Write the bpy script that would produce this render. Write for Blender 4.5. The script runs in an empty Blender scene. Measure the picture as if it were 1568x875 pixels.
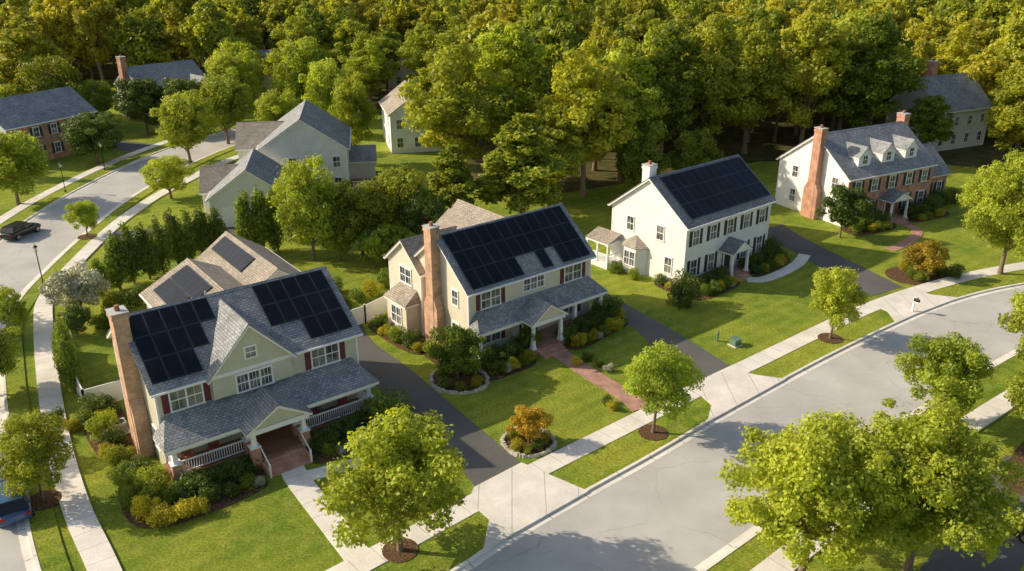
import bpy, math, numpy as np
from mathutils import Vector, Matrix
from math import sin, cos, pi, radians
rng=np.random.default_rng(7)
scene=bpy.context.scene
# ---------------------------------------------------------------- materials
class MT:
    def __init__(s,name):
        s.m=bpy.data.materials.new(name); s.m.use_nodes=True; s.t=s.m.node_tree; s.t.nodes.clear()
        s.out=s.t.nodes.new('ShaderNodeOutputMaterial')
    def n(s,typ,inp=None,**props):
        nd=s.t.nodes.new(typ)
        for k,v in props.items(): setattr(nd,k,v)
        for k,v in (inp or {}).items():
            if isinstance(v,bpy.types.NodeSocket): s.t.links.new(v,nd.inputs[k])
            else: nd.inputs[k].default_value=v
        return nd
    def math(s,op,a,b=0.0,c=0.0,clamp=False):
        nd=s.n('ShaderNodeMath',{0:a,1:b,2:c},operation=op); nd.use_clamp=clamp; return nd.outputs[0]
    def mix(s,f,a,b,bt='MIX'):
        nd=s.n('ShaderNodeMix',data_type='RGBA',blend_type=bt)
        for i,v in ((0,f),(6,a),(7,b)):
            if isinstance(v,bpy.types.NodeSocket): s.t.links.new(v,nd.inputs[i])
            else: nd.inputs[i].default_value=(v if i==0 else tuple(v)+((1,) if len(v)==3 else ()))
        return nd.outputs[2]
    def noise(s,vec,scale,detail=4,rough=.55):
        return s.n('ShaderNodeTexNoise',{'Vector':vec,'Scale':scale,'Detail':detail,'Roughness':rough}).outputs[0]
    def ramp(s,f,a,b,lo=0.,hi=1.):
        return s.n('ShaderNodeMapRange',{0:f,1:lo,2:hi,3:a,4:b}).outputs[0]
    def uv(s): return s.n('ShaderNodeTexCoord').outputs['UV']
    def pos(s): return s.n('ShaderNodeNewGeometry').outputs['Position']
    def scalecol(s,col,f):
        return s.mix(1.0,col,s.n('ShaderNodeCombineColor',{0:f,1:f,2:f}).outputs[0],'MULTIPLY')
    def done(s,col,rough=.8,bump=None,bs=.3,bd=.05,spec=.3,metal=0.):
        p=s.n('ShaderNodeBsdfPrincipled',{'Base Color':col if isinstance(col,bpy.types.NodeSocket) else tuple(col)+(1,),'Roughness':rough,'Specular IOR Level':spec,'Metallic':metal})
        if bump is not None:
            b=s.n('ShaderNodeBump',{'Strength':abs(bs),'Distance':bd,'Height':bump},invert=bs<0); s.t.links.new(b.outputs[0],p.inputs['Normal'])
        s.t.links.new(p.outputs[0],s.out.inputs[0]); return s.m
def m_plain(name,col,rough=.6,var=.12,spec=.3,metal=0.,scale=3.):
    s=MT(name); v=s.pos(); f=s.ramp(s.noise(v,scale,5),1-var,1+var,.3,.7)
    return s.done(s.scalecol(col,f),rough,spec=spec,metal=metal)
def m_siding(name,col,step=.17):
    s=MT(name); uv=s.uv(); sep=s.n('ShaderNodeSeparateXYZ',{0:uv})
    fr=s.math('FRACT',s.math('DIVIDE',sep.outputs[1],step))
    line=s.ramp(fr,.64,1.,.0,.2)
    ns=s.ramp(s.noise(s.pos(),.9,4),.93,1.05,.3,.7)
    st=s.ramp(s.noise(s.n('ShaderNodeMapping',{0:uv,3:(6,.5,1)}).outputs[0],1.5,3),.95,1.03,.3,.7)
    f=s.math('MULTIPLY',s.math('MULTIPLY',line,ns),st)
    return s.done(s.scalecol(col,f),.55,fr,.5,.02)
def m_brick(name,c1,c2,mortar,sc=1.):
    s=MT(name); uv=s.uv()
    b=s.n('ShaderNodeTexBrick',{'Vector':uv,'Color1':c1+(1,),'Color2':c2+(1,),'Mortar':mortar+(1,),'Scale':1.0,'Mortar Size':.012,'Mortar Smooth':.2,'Bias':0.,'Brick Width':.24*sc,'Row Height':.085*sc})
    f=s.ramp(s.noise(s.pos(),1.3,5),.72,1.25,.3,.7)
    return s.done(s.scalecol(b.outputs[0],f),.85,b.outputs[1],-.4,.01)
def m_shingle(name,c1,c2):
    s=MT(name); uv=s.uv()
    b=s.n('ShaderNodeTexBrick',{'Vector':uv,'Color1':c1+(1,),'Color2':c2+(1,),'Mortar':tuple(x*.45 for x in c1)+(1,),'Scale':1.0,'Mortar Size':.018,'Mortar Smooth':.3,'Bias':-.1,'Brick Width':.32,'Row Height':.19})
    n1=s.ramp(s.noise(s.pos(),.6,5,.6),.8,1.2,.3,.7)
    n2=s.ramp(s.noise(s.pos(),14.,2),.72,1.28,.3,.7)
    return s.done(s.scalecol(b.outputs[0],s.math('MULTIPLY',n1,n2)),.85,b.outputs[1],-.5,.02)
def m_foliage(name,dark,light,alt,trans=.36,altamt=.6):
    s=MT(name)
    a=s.n('ShaderNodeAttribute',attribute_name='tint').outputs['Fac']
    rnd=s.n('ShaderNodeObjectInfo').outputs['Random']
    col=s.mix(a,dark,light)
    col=s.mix(s.math('MULTIPLY',s.math('POWER',rnd,1.3),altamt),col,s.mix(a,tuple(x*.6 for x in alt),alt))
    r2=s.math('FRACT',s.math('MULTIPLY',rnd,7.31)); col=s.scalecol(col,s.ramp(r2,.80,1.25))
    ns=s.ramp(s.noise(s.pos(),.35,2),.8,1.2,.3,.7)
    col=s.scalecol(col,ns)
    d=s.n('ShaderNodeBsdfPrincipled',{'Base Color':col,'Roughness':.5,'Specular IOR Level':.3})
    tc=s.mix(1.,col,(1.3,1.2,.45),'MULTIPLY')
    t=s.n('ShaderNodeBsdfTranslucent',{'Color':tc})
    mx=s.n('ShaderNodeMixShader',{0:trans,1:d.outputs[0],2:t.outputs[0]})
    s.t.links.new(mx.outputs[0],s.out.inputs[0]); return s.m
def m_grass():
    s=MT('grass'); p=s.pos()
    n1=s.noise(p,.12,5,.6); n2=s.noise(p,1.1,6,.7); n3=s.noise(p,7.,5,.75)
    col=s.mix(s.ramp(n1,0,1,.38,.62),(.17,.27,.028),(.36,.40,.045))
    col=s.mix(s.ramp(n2,0,.7,.45,.75),col,(.48,.44,.085))
    col=s.scalecol(col,s.ramp(n3,.42,1.58,.3,.7))
    dt=s.n('ShaderNodeVectorMath',{0:p,1:(.64,-.77,0)},operation='DOT_PRODUCT').outputs['Value']
    st=s.ramp(s.math('SINE',s.math('MULTIPLY',dt,4.6)),.95,1.05,-.5,.5)
    col=s.scalecol(col,st)
    h=s.math('ADD',n3,s.noise(p,26.,3,.7))
    return s.done(col,.9,h,1.,.10,spec=.1)
def m_asphalt(name,base,warm=1.06,cracks=True):
    s=MT(name); p=s.pos()
    n1=s.ramp(s.noise(p,.22,5,.6),.84,1.14,.3,.7); n2=s.ramp(s.noise(p,25.,3),.8,1.2,.3,.7)
    f=s.math('MULTIPLY',n1,n2)
    if cracks:
        w=s.n('ShaderNodeTexNoise',{'Vector':p,'Scale':.8,'Detail':4}).outputs[1]
        pv=s.mix(.9,p,w,'ADD')
        vo=s.n('ShaderNodeTexVoronoi',{'Vector':pv,'Scale':.13},feature='DISTANCE_TO_EDGE').outputs[0]
        br=s.ramp(s.noise(p,.3,2),0,1,.5,.55)
        f=s.math('MULTIPLY',f,s.math('MAXIMUM',s.ramp(vo,.78,1.,.0,.006),br))
    return s.done(s.scalecol((base*warm,base,base*.93),f),.88,n2,.3,.01)
def m_concrete(name,base=.40,joint=1.5):
    s=MT(name); p=s.pos(); uv=s.uv(); sep=s.n('ShaderNodeSeparateXYZ',{0:uv})
    fr=s.math('FRACT',s.math('DIVIDE',sep.outputs[0],joint))
    j=s.ramp(s.math('ABSOLUTE',s.math('SUBTRACT',fr,.5)),1.,.5,.482,.495)
    f=s.math('MULTIPLY',s.math('MULTIPLY',s.ramp(s.noise(p,.5,5,.6),.85,1.12,.3,.7),s.ramp(s.noise(p,12.,3),.9,1.08,.3,.7)),j)
    return s.done(s.scalecol((base*1.05,base*.98,base*.87),f),.85)
def m_panel():
    s=MT('solar_cells'); uv=s.uv(); sep=s.n('ShaderNodeSeparateXYZ',{0:uv})
    fx=s.math('ABSOLUTE',s.math('SUBTRACT',s.math('FRACT',s.math('MULTIPLY',sep.outputs[0],6.)),.5))
    fy=s.math('ABSOLUTE',s.math('SUBTRACT',s.math('FRACT',s.math('MULTIPLY',sep.outputs[1],10.)),.5))
    l=s.ramp(s.math('MAXIMUM',fx,fy),0,1,.45,.49)
    ex=s.math('ABSOLUTE',s.math('SUBTRACT',sep.outputs[0],.5)); ey=s.math('ABSOLUTE',s.math('SUBTRACT',sep.outputs[1],.5))
    ey=s.math('SUBTRACT',.5,s.math('MULTIPLY',s.math('SUBTRACT',.5,ey),1.7))
    e=s.ramp(s.math('MAXIMUM',ex,ey),0,1,.465,.472)
    ns=s.ramp(s.noise(s.pos(),.5,2),.7,1.3,.3,.7)
    col=s.scalecol(s.mix(e,s.mix(l,(.009,.011,.018),(.017,.022,.036)),(.06,.07,.09)),ns)
    return s.done(col,.3,spec=.18)
def m_glass():
    s=MT('window_glass'); p=s.pos()
    n=s.noise(p,.9,2)
    col=s.mix(s.ramp(n,0,1,.42,.6),(.05,.06,.07),(.26,.25,.23))
    return s.done(col,.08,spec=.8)
def m_mulch():
    s=MT('mulch'); p=s.pos()
    col=s.mix(s.ramp(s.noise(p,7.,4),0,1,.35,.65),(.06,.036,.02),(.20,.12,.065))
    return s.done(col,.95,s.noise(p,18.,4),.8,.05,spec=.1)
def m_forestfloor():
    s=MT('forest_floor'); p=s.pos()
    col=s.mix(s.ramp(s.noise(p,.5,5),0,1,.4,.6),(.07,.08,.025),(.14,.11,.05))
    return s.done(col,.95,s.noise(p,5.,4),.8,.1,spec=.1)
GRASS=m_grass(); ROAD=m_asphalt('road_asphalt',.48,1.05); DRIVE=m_asphalt('driveway_asphalt',.12,1.03,False)
CONC=m_concrete('concrete',.74); CURB=m_concrete('curb_concrete',.76,3.); APRON=m_concrete('apron_concrete',.72,2.)
WHITE=m_plain('white_trim',(.90,.89,.88),.5,.04); PAVER=m_brick('brick_paver',(.50,.22,.15),(.40,.17,.12),(.44,.36,.28))
BRICK=m_brick('red_brick',(.60,.23,.125),(.44,.165,.095),(.58,.5,.4)); BRICKT=m_brick('tan_brick',(.66,.36,.21),(.48,.25,.14),(.58,.5,.4))
SHG=m_shingle('grey_shingles',(.26,.265,.272),(.41,.415,.418)); SHB=m_shingle('brown_shingles',(.34,.29,.235),(.47,.41,.33)); SHD=m_shingle('dark_shingles',(.21,.215,.22),(.33,.33,.332))
S1=m_siding('sage_siding',(.66,.63,.48)); S2=m_siding('tan_siding',(.80,.72,.57)); S3=m_siding('white_siding',(.94,.92,.90)); S6=m_siding('beige_siding',(.82,.79,.72))
GLASS=m_glass(); PANEL=m_panel(); FRAME=m_plain('panel_frame',(.03,.03,.034),.4,.05)
MAROON=m_plain('maroon_shutter',(.16,.035,.05),.6); BLACKSH=m_plain('dark_shutter',(.05,.046,.05),.6); DOORM=m_plain('door_paint',(.16,.045,.035),.4)
WOODF=m_plain('porch_boards',(.30,.15,.09),.6,.2); MULCH=m_mulch(); FLOOR=m_forestfloor(); BARK=m_plain('bark',(.22,.16,.11),.95,.4,scale=8.)
STONE=m_plain('stone',(.55,.5,.4),.9,.3,scale=4.); BLACKM=m_plain('black_metal',(.02,.02,.022),.5); GREYM=m_plain('grey_metal',(.5,.5,.48),.5,.1)
CUSH=m_plain('cushion',(.46,.12,.09),.9); GREENB=m_plain('utility_green',(.15,.24,.16),.6); VINYL=m_plain('vinyl_fence',(.86,.85,.82),.5,.04)
LG=m_foliage('leaf_green',(.10,.175,.022),(.31,.40,.044),(.44,.43,.04),.42,.5)
LST=m_foliage('leaf_street',(.19,.28,.032),(.48,.56,.072),(.56,.57,.065),.45,.5)
LD=m_foliage('leaf_dark',(.055,.11,.02),(.17,.24,.037),(.20,.24,.04),.3,.6)
LF=m_foliage('leaf_forest',(.14,.21,.03),(.48,.54,.07),(.68,.60,.065),.46,.75)
LY=m_foliage('leaf_gold',(.34,.31,.022),(.64,.56,.045),(.56,.52,.05),.38,.5)
LO=m_foliage('leaf_autumn',(.34,.22,.022),(.62,.44,.04),(.56,.45,.05),.38,.5)
LW=m_foliage('blossom',(.20,.26,.06),(.92,.88,.80),(.80,.78,.68),.2,.4)
LC=m_foliage('leaf_conifer',(.09,.155,.024),(.25,.33,.042),(.29,.35,.047),.34,.5)
# ---------------------------------------------------------------- mesh builder
class MB:
    def __init__(s): s.V=[];s.F=[];s.UV=[]
    def poly(s,pts,uv=None):
        i=len(s.V); pts=[Vector(p) for p in pts]
        s.V+=pts; s.F.append(list(range(i,i+len(pts))))
        if uv is None:
            n=Vector((0,0,0))
            for k in range(len(pts)):
                a,b=pts[k],pts[(k+1)%len(pts)]
                n+=Vector(((a.y-b.y)*(a.z+b.z),(a.z-b.z)*(a.x+b.x),(a.x-b.x)*(a.y+b.y)))
            if n.length<1e-9: n=Vector((0,0,1))
            n.normalize()
            if abs(n.z)>.999: uv=[(p.x,p.y) for p in pts]
            else:
                t=Vector((0,0,1)).cross(n).normalized(); b=n.cross(t)
                if b.z<0: b=-b
                uv=[(p.dot(t),p.dot(b)) for p in pts]
        s.UV+=uv
    def prism(s,base,off):
        base=[Vector(p) for p in base]; off=Vector(off); top=[p+off for p in base]
        s.poly(base[::-1]); s.poly(top)
        n=len(base)
        for i in range(n):
            j=(i+1)%n; s.poly([base[i],base[j],top[j],top[i]])
    def box(s,x0,x1,y0,y1,z0,z1):
        s.prism([(x0,y0,z0),(x1,y0,z0),(x1,y1,z0),(x0,y1,z0)],(0,0,z1-z0))
    def frus(s,cx,cy,z0,z1,r0,r1,n=4,rot=pi/4):
        a=[(cx+r0*cos(rot+2*pi*k/n),cy+r0*sin(rot+2*pi*k/n),z0) for k in range(n)]
        b=[(cx+r1*cos(rot+2*pi*k/n),cy+r1*sin(rot+2*pi*k/n),z1) for k in range(n)]
        s.poly(a[::-1]);s.poly(b)
        for k in range(n): s.poly([a[k],a[(k+1)%n],b[(k+1)%n],b[k]])
    def mesh(s,name,mat):
        me=bpy.data.meshes.new(name); me.from_pydata([tuple(v) for v in s.V],[],s.F)
        ul=me.uv_layers.new(name='UVMap'); li=np.empty(len(me.loops),dtype=np.int32); me.loops.foreach_get('vertex_index',li)
        ul.data.foreach_set('uv',np.array(s.UV,dtype=np.float32)[li].ravel()); me.materials.append(mat); return me
def link(o,parent=None):
    scene.collection.objects.link(o)
    if parent: o.parent=parent
    return o
def empty(name,x=0,y=0,z=0,yaw=0):
    o=bpy.data.objects.new(name,None); link(o); o.location=(x,y,z); o.rotation_euler=(0,0,yaw); o.empty_display_size=.5; return o
class Asm:
    """assembly: Empty parent with one child mesh per (part, material)"""
    def __init__(s,name,x,y,yaw=0,z=0): s.e=empty(name,x,y,z,yaw); s.p={}; s.x,s.y,s.yaw=x,y,yaw
    def mb(s,part,mat):
        k=(part,mat.name)
        if k not in s.p: s.p[k]=(MB(),mat)
        return s.p[k][0]
    def W(s,u,v): return (s.x+u*cos(s.yaw)-v*sin(s.yaw), s.y+u*sin(s.yaw)+v*cos(s.yaw))
    def fin(s,bevel=0):
        for (part,_),(m,mat) in s.p.items():
            if m.F: link(bpy.data.objects.new(part,m.mesh(part,mat)),s.e)
        return s.e
def AP(ax,a,p,z): return (a,p,z) if ax=='x' else (p,a,z)
def slab(mb,ax,prof,a0,a1,t):
    pts=[AP(ax,a0,p,z) for p,z in prof]+[AP(ax,a0,p,z-t) for p,z in prof[::-1]]
    off=(a1-a0,0,0) if ax=='x' else (0,a1-a0,0)
    top=[Vector(p)+Vector(off) for p in pts]; n=len(pts); k=len(prof)
    for i in range(n): 
        j=(i+1)%n; mb.poly([pts[i],pts[j],top[j],top[i]])
    for i in range(k-1):
        for P in (pts,top): mb.poly([P[i],P[i+1],P[n-2-i],P[n-1-i]])
def gable(h,ax,a0,a1,p0,p1,he,hr,wm,rm,zb=0,ov=.35,g0=.3,g1=.3,corner=True,part='',vent=True):
    pm=(p0+p1)/2; s=(hr-he)/(pm-p0)
    slab(h.mb(part+'roof',rm),ax,[(p0,he),(pm,hr),(p1,he)],a0,a1,.07)
    slab(h.mb(part+'roof_trim',WHITE),ax,[(p0+.03,he+.03*s-.075),(pm,hr-.075),(p1-.03,he+.03*s-.075)],a0+.03,a1-.03,.17)
    slab(h.mb(part+'ridge_cap',rm),ax,[(pm-.14,hr-.14*s+.02),(pm,hr+.03),(pm+.14,hr-.14*s+.02)],a0-.01,a1+.01,.03)
    ze=he+s*ov-.22
    base=[(p0+ov,zb),(p1-ov,zb),(p1-ov,ze),(pm,hr-.22),(p0+ov,ze)]
    A0,A1=a0+g0,a1-g1
    off=(A1-A0,0,0) if ax=='x' else (0,A1-A0,0)
    h.mb(part+'walls',wm).prism([AP(ax,A0,p,z) for p,z in base],off)
    if corner:
        for a,da in ((A0,1),(A1,-1)):
            for p,dp in ((p0+ov,1),(p1-ov,-1)):
                aa=sorted((a-.02*da,a+.11*da)); pp=sorted((p-.02*dp,p+.11*dp))
                c=[aa[0],aa[1],pp[0],pp[1]] if ax=='x' else [pp[0],pp[1],aa[0],aa[1]]
                h.mb('corner_boards',WHITE).box(*c,zb,ze-.02)
        G_=h.mb('gutters',WHITE)
        for p in (p0-.10,p1-.02):
            c=[a0+.03,a1-.03,p,p+.12] if ax=='x' else [p,p+.12,a0+.03,a1-.03]
            G_.box(*c,he-.16,he-.03)
def wb(mb,side,pl,a0,a1,z0,z1,o0,o1):
    if side=='F': mb.box(a0,a1,pl-o1,pl-o0,z0,z1)
    elif side=='B': mb.box(a0,a1,pl+o0,pl+o1,z0,z1)
    elif side=='L': mb.box(pl-o1,pl-o0,a0,a1,z0,z1)
    else: mb.box(pl+o0,pl+o1,a0,a1,z0,z1)
def window(h,side,pl,a,z,w,ht,n=1,cols=2,rows=4,sh=None,casing=.1):
    T=h.mb('window_frames',WHITE); tot=w*n; x0=a-tot/2; x1=a+tot/2
    wb(h.mb('window_glass',GLASS),side,pl,x0,x1,z,z+ht,-.02,.012)
    wb(T,side,pl,x0-casing,x1+casing,z+ht,z+ht+casing*1.3,0,.075); wb(T,side,pl,x0-casing-.04,x1+casing+.04,z-casing*.8,z,0,.10)
    for k in range(n+1):
        c=x0+k*w
        l,r=(c-casing,c) if k==0 else ((c,c+casing) if k==n else (c-.05,c+.05))
        wb(T,side,pl,l,r,z,z+ht,0,.06)
    for k in range(n):
        l=x0+k*w+(.05 if k else 0); r=x0+(k+1)*w-(.05 if k<n-1 else 0)
        wb(T,side,pl,l,r,z+ht/2-.03,z+ht/2+.03,0,.045)
        for c in range(1,cols):
            q=l+(r-l)*c/cols
            wb(T,side,pl,q-.012,q+.012,z,z+ht/2-.03,0,.03); wb(T,side,pl,q-.012,q+.012,z+ht/2+.03,z+ht,0,.03)
    if sh:
        S=h.mb('shutters',sh)
        for l,r in ((x0-casing-.42,x0-casing-.02),(x1+casing+.02,x1+casing+.42)):
            wb(S,side,pl,l,r,z-.05,z+ht+.05,0,.035)
            for k in range(2): 
                zz=z+k*ht/2; wb(S,side,pl,l+.05,r-.05,zz+.05,zz+ht/2-.05,.035,.05)
def door(h,side,pl,a,z,w=1.,ht=2.1,mat=None,lites=True):
    T=h.mb('door_trim',WHITE)
    wb(h.mb('door',mat or DOORM),side,pl,a-w/2,a+w/2,z,z+ht,0,.03)
    wb(T,side,pl,a-w/2-.15,a-w/2,z,z+ht,0,.08); wb(T,side,pl,a+w/2,a+w/2+.15,z,z+ht,0,.08); wb(T,side,pl,a-w/2-.2,a+w/2+.2,z+ht,z+ht+.2,0,.1)
    if lites:
        for d in (-1,1): 
            c=a+d*(w/2+.33); wb(h.mb('window_glass',GLASS),side,pl,c-.16,c+.16,z+.1,z+ht,-.02,.015); wb(T,side,pl,c+d*.16,c+d*.16+.06,z,z+ht,0,.06)
def garage_door(h,side,pl,a,w,ht=2.2):
    D=h.mb('garage_door',WHITE); 
    for k in range(4): wb(D,side,pl,a-w/2,a+w/2,.05+k*ht/4+.015,.05+(k+1)*ht/4-.015,0,.05)
    T=h.mb('garage_trim',WHITE)
    wb(T,side,pl,a-w/2-.14,a-w/2,0,ht+.05,0,.08); wb(T,side,pl,a+w/2,a+w/2+.14,0,ht+.05,0,.08); wb(T,side,pl,a-w/2-.14,a+w/2+.14,ht+.05,ht+.22,0,.08)
def column(h,x,y,z0,z1,ped=None,r=.17):
    T=h.mb('columns',WHITE)
    if ped:
        h.mb('pedestals',ped).box(x-.28,x+.28,y-.28,y+.28,0,z0+.85); T.box(x-.33,x+.33,y-.33,y+.33,z0+.85,z0+.93); b=z0+.93
    else: T.box(x-r-.05,x+r+.05,y-r-.05,y+r+.05,z0,z0+.18); b=z0+.18
    T.frus(x,y,b,z1-.12,r*1.35,r*.95); T.box(x-r-.04,x+r+.04,y-r-.04,y+r+.04,z1-.12,z1)
def railing(h,x0,y0,x1,y1,z):
    T=h.mb('railing',WHITE); L=math.hypot(x1-x0,y1-y0); alongx=abs(x1-x0)>abs(y1-y0)
    def seg(za,zb,w):
        if alongx: T.box(min(x0,x1),max(x0,x1),y0-w,y0+w,za,zb)
        else: T.box(x0-w,x0+w,min(y0,y1),max(y0,y1),za,zb)
    seg(z+.82,z+.9,.045); seg(z+.1,z+.16,.035)
    n=max(2,int(L/.15))
    for k in range(1,n):
        f=k/n; x=x0+(x1-x0)*f; y=y0+(y1-y0)*f; T.box(x-.02,x+.02,y-.02,y+.02,z+.16,z+.82)
def porch_roof(h,x0,x1,y0,y1,zl,zh,rm,hip=.9,hl=True,hr_=True):
    R=h.mb('porch_roof',rm); a=x0+(hip if hl else 0); b=x1-(hip if hr_ else 0)
    R.poly([(x0,y0,zl),(x1,y0,zl),(b,y1,zh),(a,y1,zh)])
    R.poly([(x0,y0,zl),(a,y1,zh),(x0,y1,zl)]); R.poly([(x1,y0,zl),(x1,y1,zl),(b,y1,zh)])
    T=h.mb('porch_fascia',WHITE)
    T.box(x0+.02,x1-.02,y0+.02,y1,zl-.2,zl-.012)
    T.box(x0+.25,x1-.25,y0+.25,y0+.45,zl-.42,zl-.2)
m_pot=m_plain('clay_pot',(.34,.16,.10),.8)
def chimney(h,x0,x1,y0,y1,zt,mat,shoulder=None):
    C=h.mb('chimney',mat); C.box(x0,x1,y0,y1,0,zt-.35); C.box(x0-.06,x1+.06,y0-.06,y1+.06,zt-.35,zt-.15); C.box(x0-.02,x1+.02,y0-.02,y1+.02,zt-.15,zt)
    K=h.mb('chimney_cap',GREYM); K.box(x0-.08,x1+.08,y0-.08,y1+.08,zt,zt+.07)
    P=h.mb('chimney_pot',m_pot); P.frus((x0+x1)/2,(y0+y1)/2,zt+.07,zt+.4,.18,.14,8)
    if shoulder:
        w,z=shoulder; C.box(x0+.03,x1-.03,y0-w,y0,0,z); C.box(x0+.03,x1-.03,y1,y1+w,0,z)
        for s,yy in ((-1,y0),(1,y1)): C.prism([(x0+.03,yy,z),(x0+.03,yy+s*w,z),(x0+.03,yy,z+.9)],(x1-x0-.06,0,0))
def panels(h,rows,he,hr,half,top=.25,cw=1.03,cl=1.74):
    L=math.hypot(half,hr-he); d=Vector((0,-half/L,-(hr-he)/L)); n=Vector((0,-(hr-he)/L,half/L)); o=Vector((0,0,hr))
    C=h.mb('solar_panel_cells',PANEL); Fm=h.mb('solar_panel_frames',FRAME)
    for r,xs in enumerate(rows):
        for x in xs:
            x0,x1=x+.015,x+cw-.015; s0=top+r*cl+.015; s1=top+(r+1)*cl-.015
            def q(x,s,o2): return o+d*s+n*o2+Vector((x,0,0))
            Fm.prism([q(x0,s0,.07),q(x1,s0,.07),q(x1,s1,.07),q(x0,s1,.07)],n*.045)
            C.poly([q(x0+.008,s0+.008,.119),q(x1-.008,s0+.008,.119),q(x1-.008,s1-.008,.119),q(x0+.008,s1-.008,.119)],[(0,0),(1,0),(1,1),(0,1)])
def steps(h,x0,x1,ytop,z,n,mat,run=.32):
    M=h.mb('steps',mat)
    for k in range(n): M.box(x0,x1,ytop-(k+1)*run,ytop-k*run,0,z*(n-k)/(n+1))
# ---------------------------------------------------------------- curves, strips
def smooth(pts,n=6,closed=False):
    P=[np.array(p,float) for p in pts]; N=len(P); out=[]
    rg=range(N) if closed else range(N-1)
    for i in rg:
        if closed: a,b,c,d=P[i-1],P[i],P[(i+1)%N],P[(i+2)%N]
        else: a,b,c,d=P[max(i-1,0)],P[i],P[i+1],P[min(i+2,N-1)]
        for k in range(n):
            t=k/n; out.append(.5*((2*b)+(-a+c)*t+(2*a-5*b+4*c-d)*t*t+(-a+3*b-3*c+d)*t**3))
    if not closed: out.append(P[-1])
    return out
def offs(line,d):
    out=[]
    for i,p in enumerate(line):
        q=line[min(i+1,len(line)-1)]-line[max(i-1,0)]; q=q/np.linalg.norm(q); out.append(p+d*np.array((-q[1],q[0])))
    return out
def strip(name,mat,A,B,z,th=0.,parent=None):
    m=MB(); dist=0
    for i in range(len(A)-1):
        w=math.dist(A[i],B[i]); l=math.dist((A[i]+B[i])/2,(A[i+1]+B[i+1])/2)
        a0,b0,a1,b1=[(p[0],p[1],z) for p in (A[i],B[i],A[i+1],B[i+1])]
        m.poly([a0,b0,b1,a1],[(dist,0),(dist,w),(dist+l,w),(dist+l,0)])
        if th:
            for s,e in ((a0,a1),(b0,b1)): m.poly([s,e,(e[0],e[1],z-th),(s[0],s[1],z-th)],[(dist,0),(dist+l,0),(dist+l,.1),(dist,.1)])
        dist+=l
    if th:
        for i in (0,-1):
            a,b=A[i],B[i]; m.poly([(a[0],a[1],z),(b[0],b[1],z),(b[0],b[1],z-th),(a[0],a[1],z-th)])
    return link(bpy.data.objects.new(name,m.mesh(name,mat)),parent)
def path(name,mat,pts,w,z,th=0.,n=6):
    c=smooth(pts,n); return strip(name,mat,offs(c,w/2),offs(c,-w/2),z,th)
def patch(name,mat,pts,z,th=0.,sm=True):
    P=smooth(pts,5,True) if sm else [np.array(p,float) for p in pts]
    m=MB()
    if th: m.prism([(p[0],p[1],z-th) for p in P],(0,0,th))
    else: m.poly([(p[0],p[1],z) for p in P])
    return link(bpy.data.objects.new(name,m.mesh(name,mat)))
# ---------------------------------------------------------------- ground & roads
m=MB(); m.poly([(-2500,-1500,0),(2500,-1500,0),(2500,3500,0),(-2500,3500,0)]); link(bpy.data.objects.new('ground',m.mesh('ground',GRASS)))
NK=smooth([(-16,25),(-9,30.8),(-2.9,36.1),(-.9,38.1),(3.7,42.2),(9.1,46.8),(15,52.1),(19.2,55.7),(24.5,60.1),(29.7,64.2),(34.5,67.8),(38.6,70.6),(43.5,73.3),(48.9,75.5),(60,79),(76,82),(100,84)],5)
FK=offs(NK,-8.8)
strip('street',ROAD,NK,FK,.004)
strip('curb',CURB,offs(NK,.2),NK,.13,.13); strip('gutter',CURB,NK,offs(NK,-.45),.010)
strip('curb',CURB,FK,offs(FK,-.2),.13,.13); strip('gutter',CURB,offs(FK,.45),FK,.010)
strip('verge_grass',GRASS,offs(NK,2.9),offs(NK,.2),.10,.10); strip('verge_grass',GRASS,offs(FK,-.2),offs(FK,-2.6),.10,.10)
path('sidewalk',CONC,[(-14,31.3),(-9,35.7),(-4.4,39.8),(.4,44.1),(8.3,50.7),(15.2,56.5),(19.2,59.7),(26.2,65.4),(32.2,70.1),(39.1,74.5),(45,77.6),(52,80.4),(62,83.6),(80,86.6)],1.55,.13,.13)
path('sidewalk',CONC,[(12,34.5),(20,41.3),(27.1,47.1),(31,50.2),(37.6,55.1),(44,59.3),(52,63),(64,66.5)],1.5,.13,.13)
LK=smooth([(-17,25),(-25.2,36.1),(-29.5,42.6),(-35.2,51.5),(-39.7,59.2),(-43.4,66.2),(-45.2,72.5),(-46.1,78.2),(-47.1,87.2),(-47.9,99.8),(-47.4,110.8),(-45.9,121.8),(-43,132),(-38,142)],5)
LK2=offs(LK,8.6)
strip('side_street',ROAD,LK2,LK,.004)
strip('curb',CURB,LK,offs(LK,-.2),.13,.13); strip('gutter',CURB,offs(LK,.45),LK,.010)
strip('curb',CURB,offs(LK2,.2),LK2,.13,.13); strip('gutter',CURB,LK2,offs(LK2,-.45),.010)
strip('verge_grass',GRASS,offs(LK,-.2),offs(LK,-1.5),.10,.10); strip('verge_grass',GRASS,offs(LK2,2.2),offs(LK2,.2),.10,.10)
path('sidewalk',CONC,[(-15,27),(-21.6,36.1),(-25.5,41.3),(-29.7,47.8),(-34.8,56.6),(-40,66.2),(-42.8,72.5),(-44.3,81.8),(-45.3,93.4),(-45,103.5),(-43.6,112),(-41.5,122),(-36,134)],1.5,.13,.13)
sw=offs(LK2,3.); strip('sidewalk',CONC,offs(sw,.7),offs(sw,-.7),.13,.13)
def drv(L,R,ap):
    L=smooth(L,4);R=smooth(R,4); n=min(len(L),len(R)); strip('driveway',DRIVE,L[:n],R[:n],.02)
    patch('driveway_apron',APRON,ap,.136,.13,False)
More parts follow.
